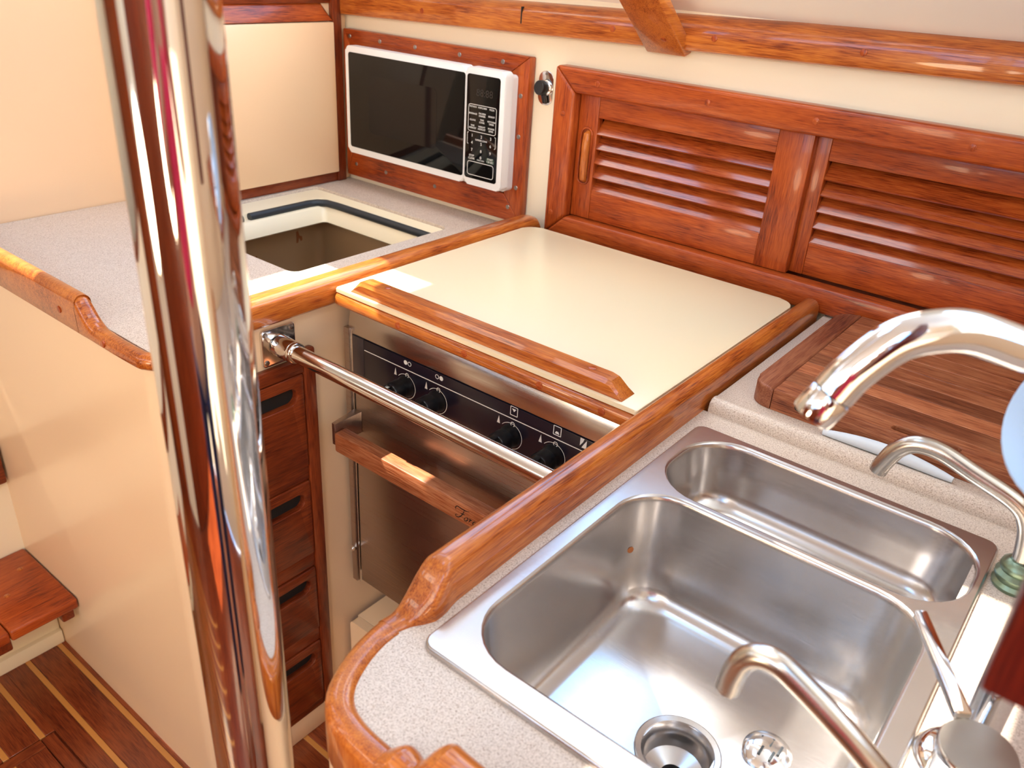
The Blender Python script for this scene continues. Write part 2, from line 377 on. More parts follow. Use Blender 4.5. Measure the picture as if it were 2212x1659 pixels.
# --- carlin trim and rib
def carl(x): return 1.3185 + .0235*(x+1.589)
secs = []
for x in (-1.66, .4):
    z0 = carl(x); P = []
    for dy, dz in ((.045,0),(.006,0),(.0015,.0025),(0,.008),(0,.036),(.003,.044),(.012,.052),(.026,.057),(.045,.059)): P.append((x, 1.370+dy, z0+dz))
    secs.append(P)
tr = struct(loft('trim_1', secs, WDR('X'), None), 'orange varnished mahogany beam running along the hull side under the deckhead')
plugs([(x, 1.3700, carl(x)+.024) for x in (-1.34, -.865, -.665, -.42, -.16)], .0055, (0,-1,0), WD('Z'), tr)
gap = box('joint_gap', (-1.0755, 1.3697, carl(-1.075)+.018), (-1.0725, 1.375, carl(-1.075)+.048), DARK, tr, 0)
rib_d = Vector((0, -math.cos(math.radians(37)), math.sin(math.radians(37)))); rib_n = Vector((0, -math.sin(math.radians(37)), -math.cos(math.radians(37))))
o0 = Vector((-.757, 1.395, 1.349))
def ribp(x, s, n): return tuple(o0+Vector((x, 0, 0))+rib_d*s+rib_n*n)
rb = struct(hexa('trim_2', [ribp(-.039,-.02,.0), ribp(.039,-.02,.0), ribp(.039,.0,.026), ribp(-.039,.0,.026)], [ribp(-.039,.5,0), ribp(.039,.5,0), ribp(.039,.5,.026), ribp(-.039,.5,.026)], WDR('Y'), None, .003), 'short mahogany rib rising from the beam up the white deckhead')
plugs([ribp(.012, .045, .026)], .0055, tuple(rib_n), WD('Z'), rb)

# --- warm fill lamps added unseen behind the camera to brighten the galley
for lx_, lb_ in ((-.80, 'round warm fill lamp added on the pale panel of the opposite wall'), (.62, 'round warm fill lamp added on the mahogany panel of the opposite wall')):
    lp_ = thing('fill_lamp', (lx_, -1.2985, .95), lb_, 'lamp', 'added fill lamps')
    lathe('fill_lamp_ring', [(.225,0),(.225,.018),(.205,.024),(.202,.012),(.202,0)], (lx_, -1.2985, .95), (0,1,0), CHROMED, lp_, 36, (False, False))
    lathe('diffuser', [(.201,.014),(.17,.034),(.10,.050),(.0001,.056)], (lx_, -1.2985, .95), (0,1,0), FILL_LAMP, lp_, 32, (False, True))

# ================================================================== LEFT BLOCK
# --- cream cabinet carcass (open above the icebox and behind the stove)
lc = thing('counter_cabinet', (-1.38, .9, 0), 'cream glossy cabinet block under the left counter with rounded corner', 'cabinet')
def rc(k=8, rad=.03):   # front panel and right side wrapped round a rounded corner
    P = [(-1.74, .51)]
    cx, cy = -1.02-rad, .51+rad
    for i in range(k+1):
        a = -PI/2+PI/2*i/k; P.append((cx+rad*math.cos(a), cy+rad*math.sin(a)))
    P.append((-1.02, 1.396)); return P
op = rc(); ip = [(-1.74, .53)] + [(-1.05+.012*math.cos(-PI/2+PI/2*i/8), .54+.012*math.sin(-PI/2+PI/2*i/8)) for i in range(9)] + [(-1.04, 1.396)]
slab('front_and_side_panel', op+ip[::-1], 0.0, .9215, CREAM, lc, 'z', 0, 30)
# --- countertop with the icebox opening
lt = thing('countertop', (-1.38, .9, ZL), 'beige speckled laminate left countertop with mahogany fiddle rail, around the icebox', 'countertop')
IX0, IX1, IY0, IY1 = -1.597, -1.163, .868, 1.275
k = 4
ring('laminate_slab', rrect(-1.752, -1.028, .523, 1.396, .012, k), rrect(IX0, IX1, IY0, IY1, .018, k), ZL-.018, ZL, SPECK, lt)
box('side_cap', (-1.0275, .63, .9216), (-1.0195, 1.396, .9475), CREAM, lt, 0)
# front fiddle rail, drop, low edge and the side rail
S = []
yo = .497
for x, zt, a in [(-1.74,.987,.026),(-1.6,.987,.026),(-1.4,.987,.026),(-1.215,.987,.026),(-1.20,.984,.026),(-1.19,.975,.026),(-1.18,.962,.027),(-1.17,.953,.028),(-1.158,.948,.028),(-1.145,.946,.027),(-1.10,.945,.026)]:
    S.append(rail_sec(x, yo, 0, -1, 0, a, .922, zt, .014))
cx, cy, rad = -1.055, .557, .06
for i in range(1, 8):
    a = -PI/2+PI/2*i/8; n_ = (math.cos(a), math.sin(a)); S.append(rail_sec(cx+rad*n_[0], cy+rad*n_[1], n_[0], n_[1], 0, .026, .922, .945, .012))
S.append(rail_sec(-.994, .575, 1, 0, 0, .03, .922, .945, .012))
S.append(rail_sec(-.992, .60, 1, 0, 0, .033, .925, .947, .012))
S.append(rail_sec(-.99, .62, 1, 0, 0, .038, .935, .965, .014))
for yv, zt in ((.635,.982),(.65,.990),(.665,.993),(.8,.993),(1.0,.993),(1.30,.992),(1.345,.990),(1.360,.985),(1.366,.972)):
    S.append(rail_sec(-.985, yv, 1, 0, 0, .044, .948, zt, .016))
loft('fiddle_rail', dens(S, 2), WDR('Y'), lt, smooth=60)
plugs([(-1.125, yo-.0004, .934), (-1.25, yo-.0004, .95)], .0055, (0,-1,0), WD('Z'), lt)
# --- icebox
ib = thing('icebox', ((IX0+IX1)/2, (IY0+IY1)/2, .4), 'open cream icebox well with black rubber gasket, sunk in the left counter', 'icebox')
def lev(dx0, dx1, dy0, dy1, rr=.018): return rrect(IX0+dx0, IX1-dx1, IY0+dy0, IY1-dy1, rr, k)
loft('liner_rim', [[(p[0], p[1], z) for p in l] for l, z in ((lev(.001,.001,.001,.001), .934), (lev(.055,.003,.003,.035), .930), (lev(.058,.004,.004,.038), .921), (lev(.086,.006,.006,.046,.02), .922), (lev(.092,.008,.008,.052,.012), .919), (lev(.100,.009,.009,.060,.012), .888), (lev(.095,.004,.0,.055,.012), .884))], ICEC, ib, (False, False), 50)
gp = [(-1.5225, .93, .928), (-1.5225, 1.0, .928)]
gp += [(-1.5225, 1.03, .928), (-1.5225, 1.19, .928), (-1.517, 1.212, .928), (-1.50, 1.226, .928), (-1.47, 1.229, .928), (-1.3, 1.229, .928), (-1.17, 1.229, .928)]
tube('gasket', gp[2:], .0085, RUBBER, ib, 10)
tube('gasket', [(-1.5225, .95, .927), (-1.5225, 1.012, .927)], .008, RUBBER, ib, 10)
loft('well', [[(p[0], p[1], z) for p in l] for l, z in ((lev(.095,.004,.0,.055,.012), .884), (lev(-.0,-.08,-.1,-.0,.02), .878), (lev(.0,-.08,-.1,.0,.02), .50), (lev(.02,-.05,-.08,.02,.04), .47))], plain('shade_brown_liner', (.42,.25,.12), .5), ib, (False, True), 40)  # shade inside the well is put into its brown base colour
slab('stain', [(1.206+a, .812+b_) for a, b_ in ((0,0),(.005,0),(.008,.012),(.013,.002),(.018,.005),(.017,.014),(.010,.017),(.006,.030),(.001,.028))], -1.5968, -1.5962, RUST, ib, 'x')
slab('stain', [(1.089+.003*math.cos(q*PI/4), .803+.003*math.sin(q*PI/4)) for q in range(8)], -1.5968, -1.5962, RUST, ib, 'x')
# --- locker with cream door in a mahogany frame on the left bulkhead
LX = -1.60
lk = thing('locker', (-1.68, 1.2, ZL), 'wall locker with plain cream door in mahogany frame above the icebox', 'locker')
box('carcass', (-1.754, .985, ZL+.001), (LX-.012, YB-.002, 1.99), BULK, lk, .001)
box('bottom_rail', (LX-.012, .985, ZL+.001), (LX-.003, 1.347, .972), WDD('Y'), lk, .001)
box('stile', (LX-.012, 1.347, ZL+.001), (LX+.001, 1.373, 1.99), WDD('Z'), lk, .0015)
box('stile', (LX-.012, .985, ZL+.001), (LX+.001, 1.01, 1.99), WDD('Z'), lk, .0015)
hexa('top_moulding', [(LX-.012,1.01,1.306),(LX+.004,1.01,1.306),(LX+.004,1.345,1.306),(LX-.012,1.345,1.306)], [(LX-.012,1.01,1.342),(LX-.006,1.01,1.330),(LX-.006,1.325,1.330),(LX-.012,1.325,1.342)], WD('Y'), lk, .001)
box('upper_panel', (LX-.012, 1.01, 1.342), (LX-.006, 1.347, 1.99), WDD('Y'), lk, .001)
box('door', (LX-.012, 1.012, .965), (LX+.007, 1.346, 1.304), BULK, lk, .003)
# --- drawers in the side of the block
dr = thing('drawer_unit', (-1.02, .69, .08), 'dark mahogany stack of four drawers with oval finger slots beside the stove', 'drawers')
DY0, DY1 = .575, .782
box('frame_stile', (-1.019, .757, .062), (-1.004, DY1, .878), WDD('Z'), dr, .004)
box('frame_stile', (-1.019, DY0, .062), (-1.004, .60, .878), WDD('Z'), dr, .004)
box('frame_rail', (-1.019, .60, .838), (-1.005, .757, .862), WDD('Y'), dr, .002)
zz = [(.654,.836),(.462,.624),(.275,.428),(.083,.242)]
for a, b_ in ((.625,.653),(.430,.461),(.244,.274),(.062,.082)): box('frame_rail', (-1.019, .60, a), (-1.008, .757, b_), WDD('Y'), dr, .002)
for z0, z1 in zz:
    sz = z1-.036
    dwr = ring('drawer', rrect(.601, .756, z0, z1, .004, 8), rrect(.640, .742, sz-.0155, sz+.0155, .0152, 8), -1.019, -1.0055, WDD('Y'), dr, 'x', 40, .0025)
    slab('slot_back', rrect(.63, .75, sz-.022, sz+.022, .006, 3), -1.0195, -1.0188, DARK, dwr, 'x')
box('plinth', (-1.019, .53, 0.001), (-1.012, .83, .060), CREAM, lc, .001)
# --- low bench step at the far left
bs = thing('bench_step', (-1.62, .2, 0), 'low mahogany bench step against the cream cabinet front by the left wall', 'bench')
box('seat_plank', (-1.734, .3735, .190), (-1.49, .508, .217), WD('Y'), bs, .006, 3)
box('seat_plank', (-1.734, -.3, .190), (-1.49, .3725, .217), WD('Y'), bs, .006, 3)
box('riser', (-1.66, -.3, .035), (-1.64, .508, .19), CREAMW, bs, .001)
box('riser_foot', (-1.66, -.3, .0), (-1.628, .508, .036), CREAMW, bs, .002)
box('cleat', (-1.63, .474, .163), (-1.50, .50, .1905), WDD('X'), bs, .004)
box('cleat', (-1.63, .33, .163), (-1.50, .375, .1905), WDD('X'), bs, .004)
plugs([(-1.665, .47, .217), (-1.60, .415, .217)], .006, (0,0,1), WDR('X'), bs)

# ================================================================== POLE
pl = tag(lathe('grab_pole', [(.0305,0),(.0305,2.0)], (-.432, .251, 0), (0,0,1), CHROME, None, 64), 'thick mirror-polished steel pole standing in the left foreground', 'pole')

# ================================================================== STOVE
SY = .85; SX0, SX1 = -.998, -.452
st = thing('gimballed_stove', (-.725, 1.05, .28), 'stainless steel galley stove with black control panel between the two counters', 'stove')
box('body', (SX0+.004, SY+.012, .345), (SX1, 1.27, .925), STOVE, st, .003)
hexa('top_strip', [(SX0-.004,SY+.001,.8835),(SX1,SY+.001,.8835),(SX1,SY+.02,.8835),(SX0-.004,SY+.02,.8835)], [(SX0-.004,SY+.008,.931),(SX1,SY+.008,.931),(SX1,SY+.02,.931),(SX0-.004,SY+.02,.931)], STRIP, st, .0012)
box('hob_edge', (SX0+.01, SY+.0205, .9255), (SX1-.005, 1.26, .944), BLACK, st, .002)
cp = box('control_panel', (SX0+.036, SY, .786), (SX1, SY+.014, .882), PANEL, st, .001)
box('panel_end_strip', (SX0+.008, SY-.0005, .786), (SX0+.0355, SY+.012, .882), plain('panel_grey', (.10,.085,.09), .3, .6), st, .001)
box('side_frame', (SX0-.012, SY-.002, .338), (SX0+.002, SY+.02, .892), STOVE, st, .0015)
box('side_frame', (SX0+.003, SY+.001, .338), (SX0+.0075, SY+.016, .892), CHROMED, st, .001)
lathe('hinge_bolt', [(.006,0),(.006,.006),(.004,.009)], (SX0-.004, SY-.001, .420), (0,-1,0), CHROMED, st, 14)
dd = box('oven_door', (SX0+.016, SY-.004, .352), (SX1, SY+.012, .781), STOVE, st, .002)
def lineb(bm, x0, z0, x1, z1, wd_, y=SY-.0007):
    dx, dz = x1-x0, z1-z0; L = math.hypot(dx, dz); nx, nz = -dz/L*wd_/2, dx/L*wd_/2
    f = [bm.verts.new(p) for p in ((x0+nx,y,z0+nz),(x1+nx,y,z1+nz),(x1-nx,y,z1-nz),(x0-nx,y,z0-nz))]; bm.faces.new(f)
def ringb(bm, cx, cz, ro, ri, a0=0, a1=2*PI, n=26, y=SY-.0007):
    A = [bm.verts.new((cx+ro*math.cos(a0+(a1-a0)*i/n), y, cz+ro*math.sin(a0+(a1-a0)*i/n))) for i in range(n+1)]
    B = [bm.verts.new((cx+ri*math.cos(a0+(a1-a0)*i/n), y, cz+ri*math.sin(a0+(a1-a0)*i/n))) for i in range(n+1)]
    for i in range(n): bm.faces.new((A[i], A[i+1], B[i+1], B[i]))
def polyb(bm, pts, y=SY-.0007): bm.faces.new([bm.verts.new((px, y, pz)) for px, pz in pts])
KX = [-.861, -.791, -.640, -.561]; KZ = .832; LZ = .862
merge('panel_line', [lambda bm: lineb(bm, SX0+.038, LZ+.0015, SX1, LZ-.0005, .0016)], PRINT, cp, None)
for i, kx in enumerate(KX):
    def art(bm, kx=kx, i=i):
        ringb(bm, kx, KZ, .0222, .0213, -PI*.42, PI*.78)
        ringb(bm, kx+.003, LZ-.009, .0042, .0030, n=16)
        polyb(bm, [(kx-.027, KZ+.013), (kx-.021, KZ+.013), (kx-.0235, KZ+.026)])
        polyb(bm, [(kx+.012, KZ-.027), (kx+.015, KZ-.027), (kx+.0135, KZ-.020)])
        sx, sz = kx+.004, LZ+.0135
        if i < 2:
            c1, c2 = (sx-.0045, sx+.0045) if i == 0 else (sx+.0045, sx-.0045)
            ringb(bm, c1, sz, .0040, .0001, n=16); ringb(bm, c2, sz, .0040, .0030, n=16)
        else:
            for q in ((-1,-1,1,-1),(1,-1,1,1),(1,1,-1,1),(-1,1,-1,-1)): lineb(bm, sx+q[0]*.0065, sz+q[1]*.0072, sx+q[2]*.0065, sz+q[3]*.0072, .0013)
            if i == 2: polyb(bm, [(sx-.004, sz+.004), (sx, sz-.001), (sx+.004, sz+.004)])
            else: polyb(bm, [(sx-.004, sz-.005), (sx+.004, sz-.005), (sx+.002, sz-.001), (sx-.002, sz-.001)])
    merge('dial_marks', [art], PRINT, cp, None)
def ign(bm):
    x, z = -.512, LZ+.0125
    polyb(bm, [(x-.0055,z+.0075),(x+.0015,z+.0075),(x-.001,z+.001),(x-.0055,z-.0055)]); polyb(bm, [(x+.0055,z-.0075),(x-.0025,z-.0075),(x+.001,z-.001),(x+.0055,z+.0065)])
merge('igniter_mark', [ign], PRINT, cp, None)
kb = None
for kx in KX:
    kn = lathe('knob', [(.0185,0),(.0185,.003),(.0172,.005),(.0165,.010),(.0165,.014)], (kx, SY, KZ), (0,-1,0), BLACK, st, 32)
    lathe('grip_skirt', [(.0163,.013),(.0172,.016),(.0172,.034),(.0158,.0365),(.002,.037)], (kx, SY, KZ), (0,-1,0), BLACK, kn, 32)
    hexa('grip_bar', [(kx-.0055,SY-.033,KZ-.0165),(kx+.0055,SY-.033,KZ-.0165),(kx+.0055,SY-.033,KZ+.0165),(kx-.0055,SY-.033,KZ+.0165)], [(kx-.004,SY-.049,KZ-.0135),(kx+.004,SY-.049,KZ-.0135),(kx+.004,SY-.049,KZ+.0135),(kx-.004,SY-.049,KZ+.0135)], BLACK, kn, .0015)
    merge('pointer', [lambda bm, kx=kx: polyb(bm, [(kx-.003,KZ+.0045),(kx+.003,KZ+.0045),(kx,KZ+.0115)], SY-.0494)], PRINT, kn, None)
# oven handle: weathered wood bar on steel brackets, lettering branded into its front
hb = box('oven_handle', (-.966, .782, .690), (SX1, .808, .727), wood('weathered_handle', 'X', c=((.11,.02,.007),(.27,.07,.022),(.42,.16,.07)), rough=.42, coat=.2, bump=.15), st, .003)
hexa('handle_bracket', [(-.975,.785,.700),(-.967,.785,.700),(-.967,SY-.004,.700),(-.985,SY-.004,.700)], [(-.975,.785,.742),(-.967,.785,.742),(-.967,SY-.004,.742),(-.985,SY-.004,.742)], STOVE, st, .001)
def script(bm):
    # flowing brush lettering "Force": strokes in letter units
    sx, sz, s = -.680, .6985, .0185
    def st_(pts, wds):
        P = crom([(sx+px*s+pz*s*.28, 0.7815, sz+pz*s) for px, pz in pts], 6)
        for i, (a, b_) in enumerate(zip(P[:-1], P[1:])):
            t = i/(len(P)-2); wv = wds[0]+(wds[1]-wds[0])*math.sin(PI*t)
            lineb(bm, a.x, a.z, b_.x, b_.z, wv, .78165)
    A = (.0007, .0018)
    st_([(-.35,.62),(-.5,.8),(-.35,1.05),(.1,1.0),(.6,1.02),(.95,1.12)], A)
    st_([(.45,1.05),(.42,.7),(.32,.3),(.1,.02),(-.2,.0),(-.25,.15),(-.05,.22)], A)
    st_([(.15,.52),(.4,.55),(.65,.6)], A)
    st_([(.9,.4),(.72,.25),(.75,.02),(.95,.05),(1.05,.28),(.92,.42),(1.15,.38)], A)
    st_([(1.15,.38),(1.28,.42),(1.22,.02)], A); st_([(1.24,.15),(1.38,.4),(1.52,.36)], A)
    st_([(1.9,.36),(1.75,.42),(1.62,.22),(1.72,.02),(1.95,.12)], A)
    st_([(1.95,.12),(2.2,.25),(2.2,.42),(2.05,.35),(2.05,.08),(2.2,.0),(2.42,.15)], A)
merge('lettering', [script], plain('branded_black', (.015,.006,.003), .7), hb, None)
# --- shelf the stove stands over
sb = thing('stove_plinth', (-.72, 1.05, 0), 'low cream plinth shelf on the floor under the stove', 'plinth')
ring('front', rrect(-1.009, -.425, .002, .235, .01, 4), rrect(-.975, -.80, .06, .165, .02, 4), .835, .855, CREAM, sb, 'y')
box('shelf', (-1.009, .8555, .215), (-.425, 1.396, .235), CREAM, sb, .002)
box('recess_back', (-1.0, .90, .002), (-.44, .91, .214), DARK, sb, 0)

# ================================================================== STOVE LID
ld = thing('stove_cover_board', (-.69, 1.07, .948), 'cream laminate cover board over the stove with two wooden bars', 'cover board')
LX0, LX1, LY0, LY1 = -.982, -.4175, .811, 1.325
def lidout():
    P = rrect(LX0, LX1, LY0, LY1, .004, 6); Q = rrect(LX0, LX1, LY0, LY1, .03, 6)
    n_ = len(P)//4; return Q[:2*n_]+P[2*n_:]
slab('panel', lidout(), .9735, .98, LIDC, ld, 'z', .002)
S = []
for x in (LX0, LX0+.004, LX1-.004, LX1):
    e_ = .003 if x in (LX0, LX1) else 0
    S.append(rail_sec(x, .8065+e_, 0, -1, 0, .030-e_, .9515+e_, .9728-e_*.5, .010))
fm = loft('front_moulding', S, WDR('X'), ld)
plugs([(-.70, .8067, .962), (-.565, .8067, .962), (-.465, .8067, .962), (-.835, .8067, .962)], .0055, (0,-1,0), WD('X'), fm)
S = []
for x, dz in ((-.952,0),(-.945,.008),(-.932,.021),(-.925,.023),(-.475,.023),(-.465,.021),(-.452,.009),(-.444,0)):
    zt = .9802+max(dz, .0006)
    S.append([(x,.8175,.9802),(x,.817,.9802+dz*.7),(x,.8205,zt),(x,.8405,zt),(x,.8455,.9802+dz*.8),(x,.8485,.9802)])
hbar = loft('lift_bar', S, WDR('X'), ld, smooth=25)
plugs([(-.50, .8305, 1.0032), (-.88, .8305, 1.0032)], .0055, (0,0,1), WD('X'), hbar)

# ================================================================== SAFETY BAR
sbar = thing('safety_bar', (-1.02, .72, .897), 'polished steel crash bar across the front of the stove', 'bar')
BZ = .897
tube('rail_tube', [(-.985,.72,BZ),(-.70,.72,BZ-.001),(-.4165,.72,BZ-.002)], .0135, CHROMED, sbar, 28)
lathe('socket', [(.0135,0),(.0185,.002),(.0175,.03),(.0165,.034),(.0175,.036),(.0175,.041),(.0165,.043),(.0135,.0435)], (-1.013,.72,BZ), (1,0,0), CHROMED, sbar, 28)
fp = slab('flange', rrect(.688, .752, BZ-.032, BZ+.032, .006, 4), -1.0195, -1.0145, CHROMED, sbar, 'x', .001)
for a, b_ in ((.695,-.024),(.745,-.024),(.695,.024),(.745,.024)): lathe('screw', [(.0045,0),(.004,.0015),(.002,.0022)], (-1.0145, a, BZ+b_), (1,0,0), SCREW, fp, 12)

# ================================================================== MICROWAVE IN ITS FRAME
FY = 1.375
mf = thing('microwave_surround', (-1.32, FY, .955), 'mitred mahogany frame with steel screws around the microwave', 'frame')
MX0, MX1, MZ0, MZ1 = -1.598, -1.050, .955, 1.290
IX_0, IX_1, IZ_0, IZ_1 = -1.575, -1.098, 1.012, 1.256
def mitre(name, A, B, C, D, mat, par):   # quad on plane y=FY, extruded to the wall
    return hexa(name, [(p[0], YB-.001, p[1]) for p in (A, B, C, D)], [(p[0], FY, p[1]) for p in (A, B, C, D)], mat, par, .0025)
mitre('top_member', (MX0,MZ1),(IX_0,IZ_1),(IX_1,IZ_1),(MX1,MZ1), WD('X'), mf)
mitre('bottom_member', (MX0,MZ0),(MX1,MZ0),(IX_1,IZ_0),(IX_0,IZ_0), WD('X'), mf)
mitre('right_member', (MX1,MZ0),(MX1,MZ1),(IX_1,IZ_1),(IX_1,IZ_0), WD('Z'), mf)
mitre('left_member', (MX0,MZ0),(IX_0,IZ_0),(IX_0,IZ_1),(MX0,MZ1), WD('Z'), mf)
for i, (x, z) in enumerate([(-1.575,1.275),(-1.475,1.274),(-1.365,1.274),(-1.235,1.274),(-1.118,1.274),(-1.068,1.215),(-1.067,1.135),(-1.066,1.03),(-1.085,.985),(-1.30,.985),(-1.46,.985),(-1.564,.985),(-1.587,1.2),(-1.587,1.06)]):
    lathe('screw', [(.0048,0),(.0042,.001),(.002,.0014)], (x, FY, z), (0,-1,0), SCREW, mf, 12)
mw = thing('microwave', (-1.31, 1.37, MZ0), 'white compact microwave oven with black glass door set in the wall', 'microwave')
WX0, WX1, WZ0, WZ1, WY = -1.540, -1.072, 1.0265, 1.262, 1.33
slab('casing', rrect(WX0+.006, WX1-.004, WZ0-.004, WZ1-.008, .008, 4), YB-.003, WY+.022, MWHITE, mw, 'y')
SPX = -1.1745
dr_ = slab('door', rrect(WX0, SPX-.0007, WZ0, WZ1, .010, 6), WY+.024, WY, MWHITE, mw, 'y', .004)
slab('door_glass', rrect(WX0+.010, SPX-.002, WZ0+.014, WZ1-.013, .006, 4), WY+.002, WY-.0006, GLASS, dr_, 'y', .0004)
slab('window_mesh', rrect(WX0+.075, WX0+.285, WZ0+.055, WZ1-.055, .012, 5), WY, WY-.0009, plain('mesh_grey', (.007,.006,.006), .06, spec=.3), dr_, 'y')
pn = slab('control_face', rrect(SPX+.0007, WX1, WZ0, WZ1, .010, 6), WY+.024, WY, MWHITE, mw, 'y', .004)
slab('panel_glass', rrect(SPX+.003, WX1-.012, WZ0+.014, WZ1-.013, .006, 4), WY+.002, WY-.0006, GLASS, pn, 'y', .0004)
PX0, PX1 = SPX+.003, WX1-.012; PC = (PX0+PX1)/2; PW = PX1-PX0
TY = WY-.0008
def prt(name, fn): return merge(name, [fn], PRINT, pn, None)
def rrline(bm, x0, x1, z0, z1, rad, wd_):
    o = rrect(x0, x1, z0, z1, rad, 4); i_ = rrect(x0+wd_, x1-wd_, z0+wd_, z1-wd_, max(rad-wd_, .0003), 4)
    A = [bm.verts.new((p[0], TY, p[1])) for p in o]; B = [bm.verts.new((p[0], TY, p[1])) for p in i_]
    for q in range(len(A)): bm.faces.new((A[q], A[(q+1)%len(A)], B[(q+1)%len(A)], B[q]))
ZT = WZ1-.013; PHt = (WZ1-.013)-(WZ0+.014)
def pz(f): return ZT-PHt*f
prt('button_border', lambda bm: rrline(bm, PC-.0375, PC+.0375, pz(.535), pz(.275), .005, .0011))
prt('open_button', lambda bm: rrline(bm, PC-.036, PC+.036, pz(.965), pz(.825), .006, .0012))
for s_ in (-1, 1):
    def brk(bm, s_=s_):
        x = PC+s_*.0385; P = [(x-s_*.003, pz(.545)), (x, pz(.552)), (x, pz(.658)), (x-s_*.003, pz(.665))]; Q = [(x-s_*.0034, pz(.551)), (x-s_*.0009, pz(.556)), (x-s_*.0009, pz(.654)), (x-s_*.0034, pz(.659))]
        A = [bm.verts.new((p[0], TY, p[1])) for p in P]; B = [bm.verts.new((p[0], TY, p[1])) for p in Q]
        for q in range(3): bm.faces.new((A[q], A[q+1], B[q+1], B[q]))
    prt('express_bracket', brk)
rows = [(.30, ['POTATO','POPCORN','PIZZA']), (.365, ['BEVERAGE','FROZEN\nDINNER','REHEAT']), (.425, ['CLOCK','TIME\nCOOK','KITCHEN\nTIMER']), (.49, ['TIME\nDEFROST','WEIGHT\nDEFROST','POWER\nLEVEL'])]
for f, ws in rows:
    for c, s in zip((-.025, 0, .025), ws): text('button_label', s, .0048, face_y(PC+c, TY, pz(f)), PRINT, pn)
for f, ws in ((.575,'123'), (.645,'456'), (.715,'789')):
    for c, s in zip((-.025, 0, .025), ws): text('button_digit', s, .0085, face_y(PC+c, TY, pz(f)), PRINT, pn)
text('button_label', 'EXPRESS COOK', .0046, face_y(PC, TY, pz(.610)), PRINT, pn)
text('button_label', 'STOP\nCLEAR', .0058, face_y(PC-.025, TY, pz(.785)), PRINT, pn)
text('button_digit', '0', .0085, face_y(PC, TY, pz(.778)), PRINT, pn)
text('button_label', 'CHILD LOCK', .0034, face_y(PC, TY, pz(.803)), PRINT, pn)
slab('start_patch', rrect(PC+.015, PC+.037, pz(.815), pz(.76), .004, 4), WY, TY-.0001, plain('green_patch', (.008,.035,.015), .4), pn, 'y')
text('button_label', 'START\n+30 SEC', .0054, face_y(PC+.026, TY-.0002, pz(.785)), PRINT, pn)
text('display_digits', '88:88', .020, face_y(PC+.004, TY, pz(.165)), plain('unlit_digits', (.022,.019,.017), .3), pn)
# --- 12 volt socket
sk = thing('power_socket', (-1.0215, YB, 1.2355), 'round black-capped power socket on an oval steel plate', 'socket')
slab('plate', rrect(-1.040, -1.004, 1.2025, 1.2675, .0165, 6), YB, YB-.002, CHROMED, sk, 'y', .0006)
lathe('collar', [(.0155,0),(.0145,.004),(.0125,.005)], (-1.0215,YB-.002,1.235), (0,-1,0), CHROMED, sk, 24)
lathe('cap', [(.0135,0),(.0145,.004),(.0140,.012),(.0125,.014)], (-1.0245,YB-.006,1.2355), (-.15,-1,.1), BLACK, sk, 24)
hexa('cap_strap', [(-1.0275,YB-.012,1.2255),(-1.0175,YB-.012,1.2255),(-1.0175,YB-.004,1.2255),(-1.0275,YB-.004,1.2255)], [(-1.0215,YB-.010,1.2065),(-1.0135,YB-.010,1.2065),(-1.0135,YB-.003,1.2065),(-1.0215,YB-.003,1.2065)], BLACK, sk, .0015)
for z in (1.262, 1.209): lathe('screw', [(.003,0),(.0026,.001)], (-1.022, YB-.002, z), (0,-1,0), SCREW, sk, 10)

# ================================================================== LOUVRED LOCKER
lv = thing('louvred_locker', (-.4, YB, .958), 'mahogany wall locker with two sliding louvred doors along the back', 'locker')
A0, A1, B0, B1 = -.978, .36, .958, 1.286
I0, I1, J0, J1 = -.929, .32, 1.003, 1.241
def framem(name, A, B, C, D, mat): return hexa(name, [(p[0], YB-.001, p[1]) for p in (A, B, C, D)], [(p[0], 1.3615, p[1]) for p in (A, B, C, D)], mat, lv, .006, 3)
f1 = framem('top_rail', (A0,B1),(I0,J1),(I1,J1),(A1,B1), WD('X')); f2 = framem('bottom_rail', (A0,B0),(A1,B0),(I1,J0),(I0,J0), WD('X'))
f3 = framem('left_stile', (A0,B0),(I0,J0),(I0,J1),(A0,B1), WD('Z')); framem('right_stile', (A1,B0),(A1,B1),(I1,J1),(I1,J0), WD('Z'))
plugs([(x, 1.3615, 1.264) for x in (-.88, -.655, -.465, -.235)], .0055, (0,-1,0), WD('Z'), f1)
plugs([(-.962, 1.3615, 1.005), (-.952, 1.3615, 1.20)], .0055, (0,-1,0), WD('X'), f3)
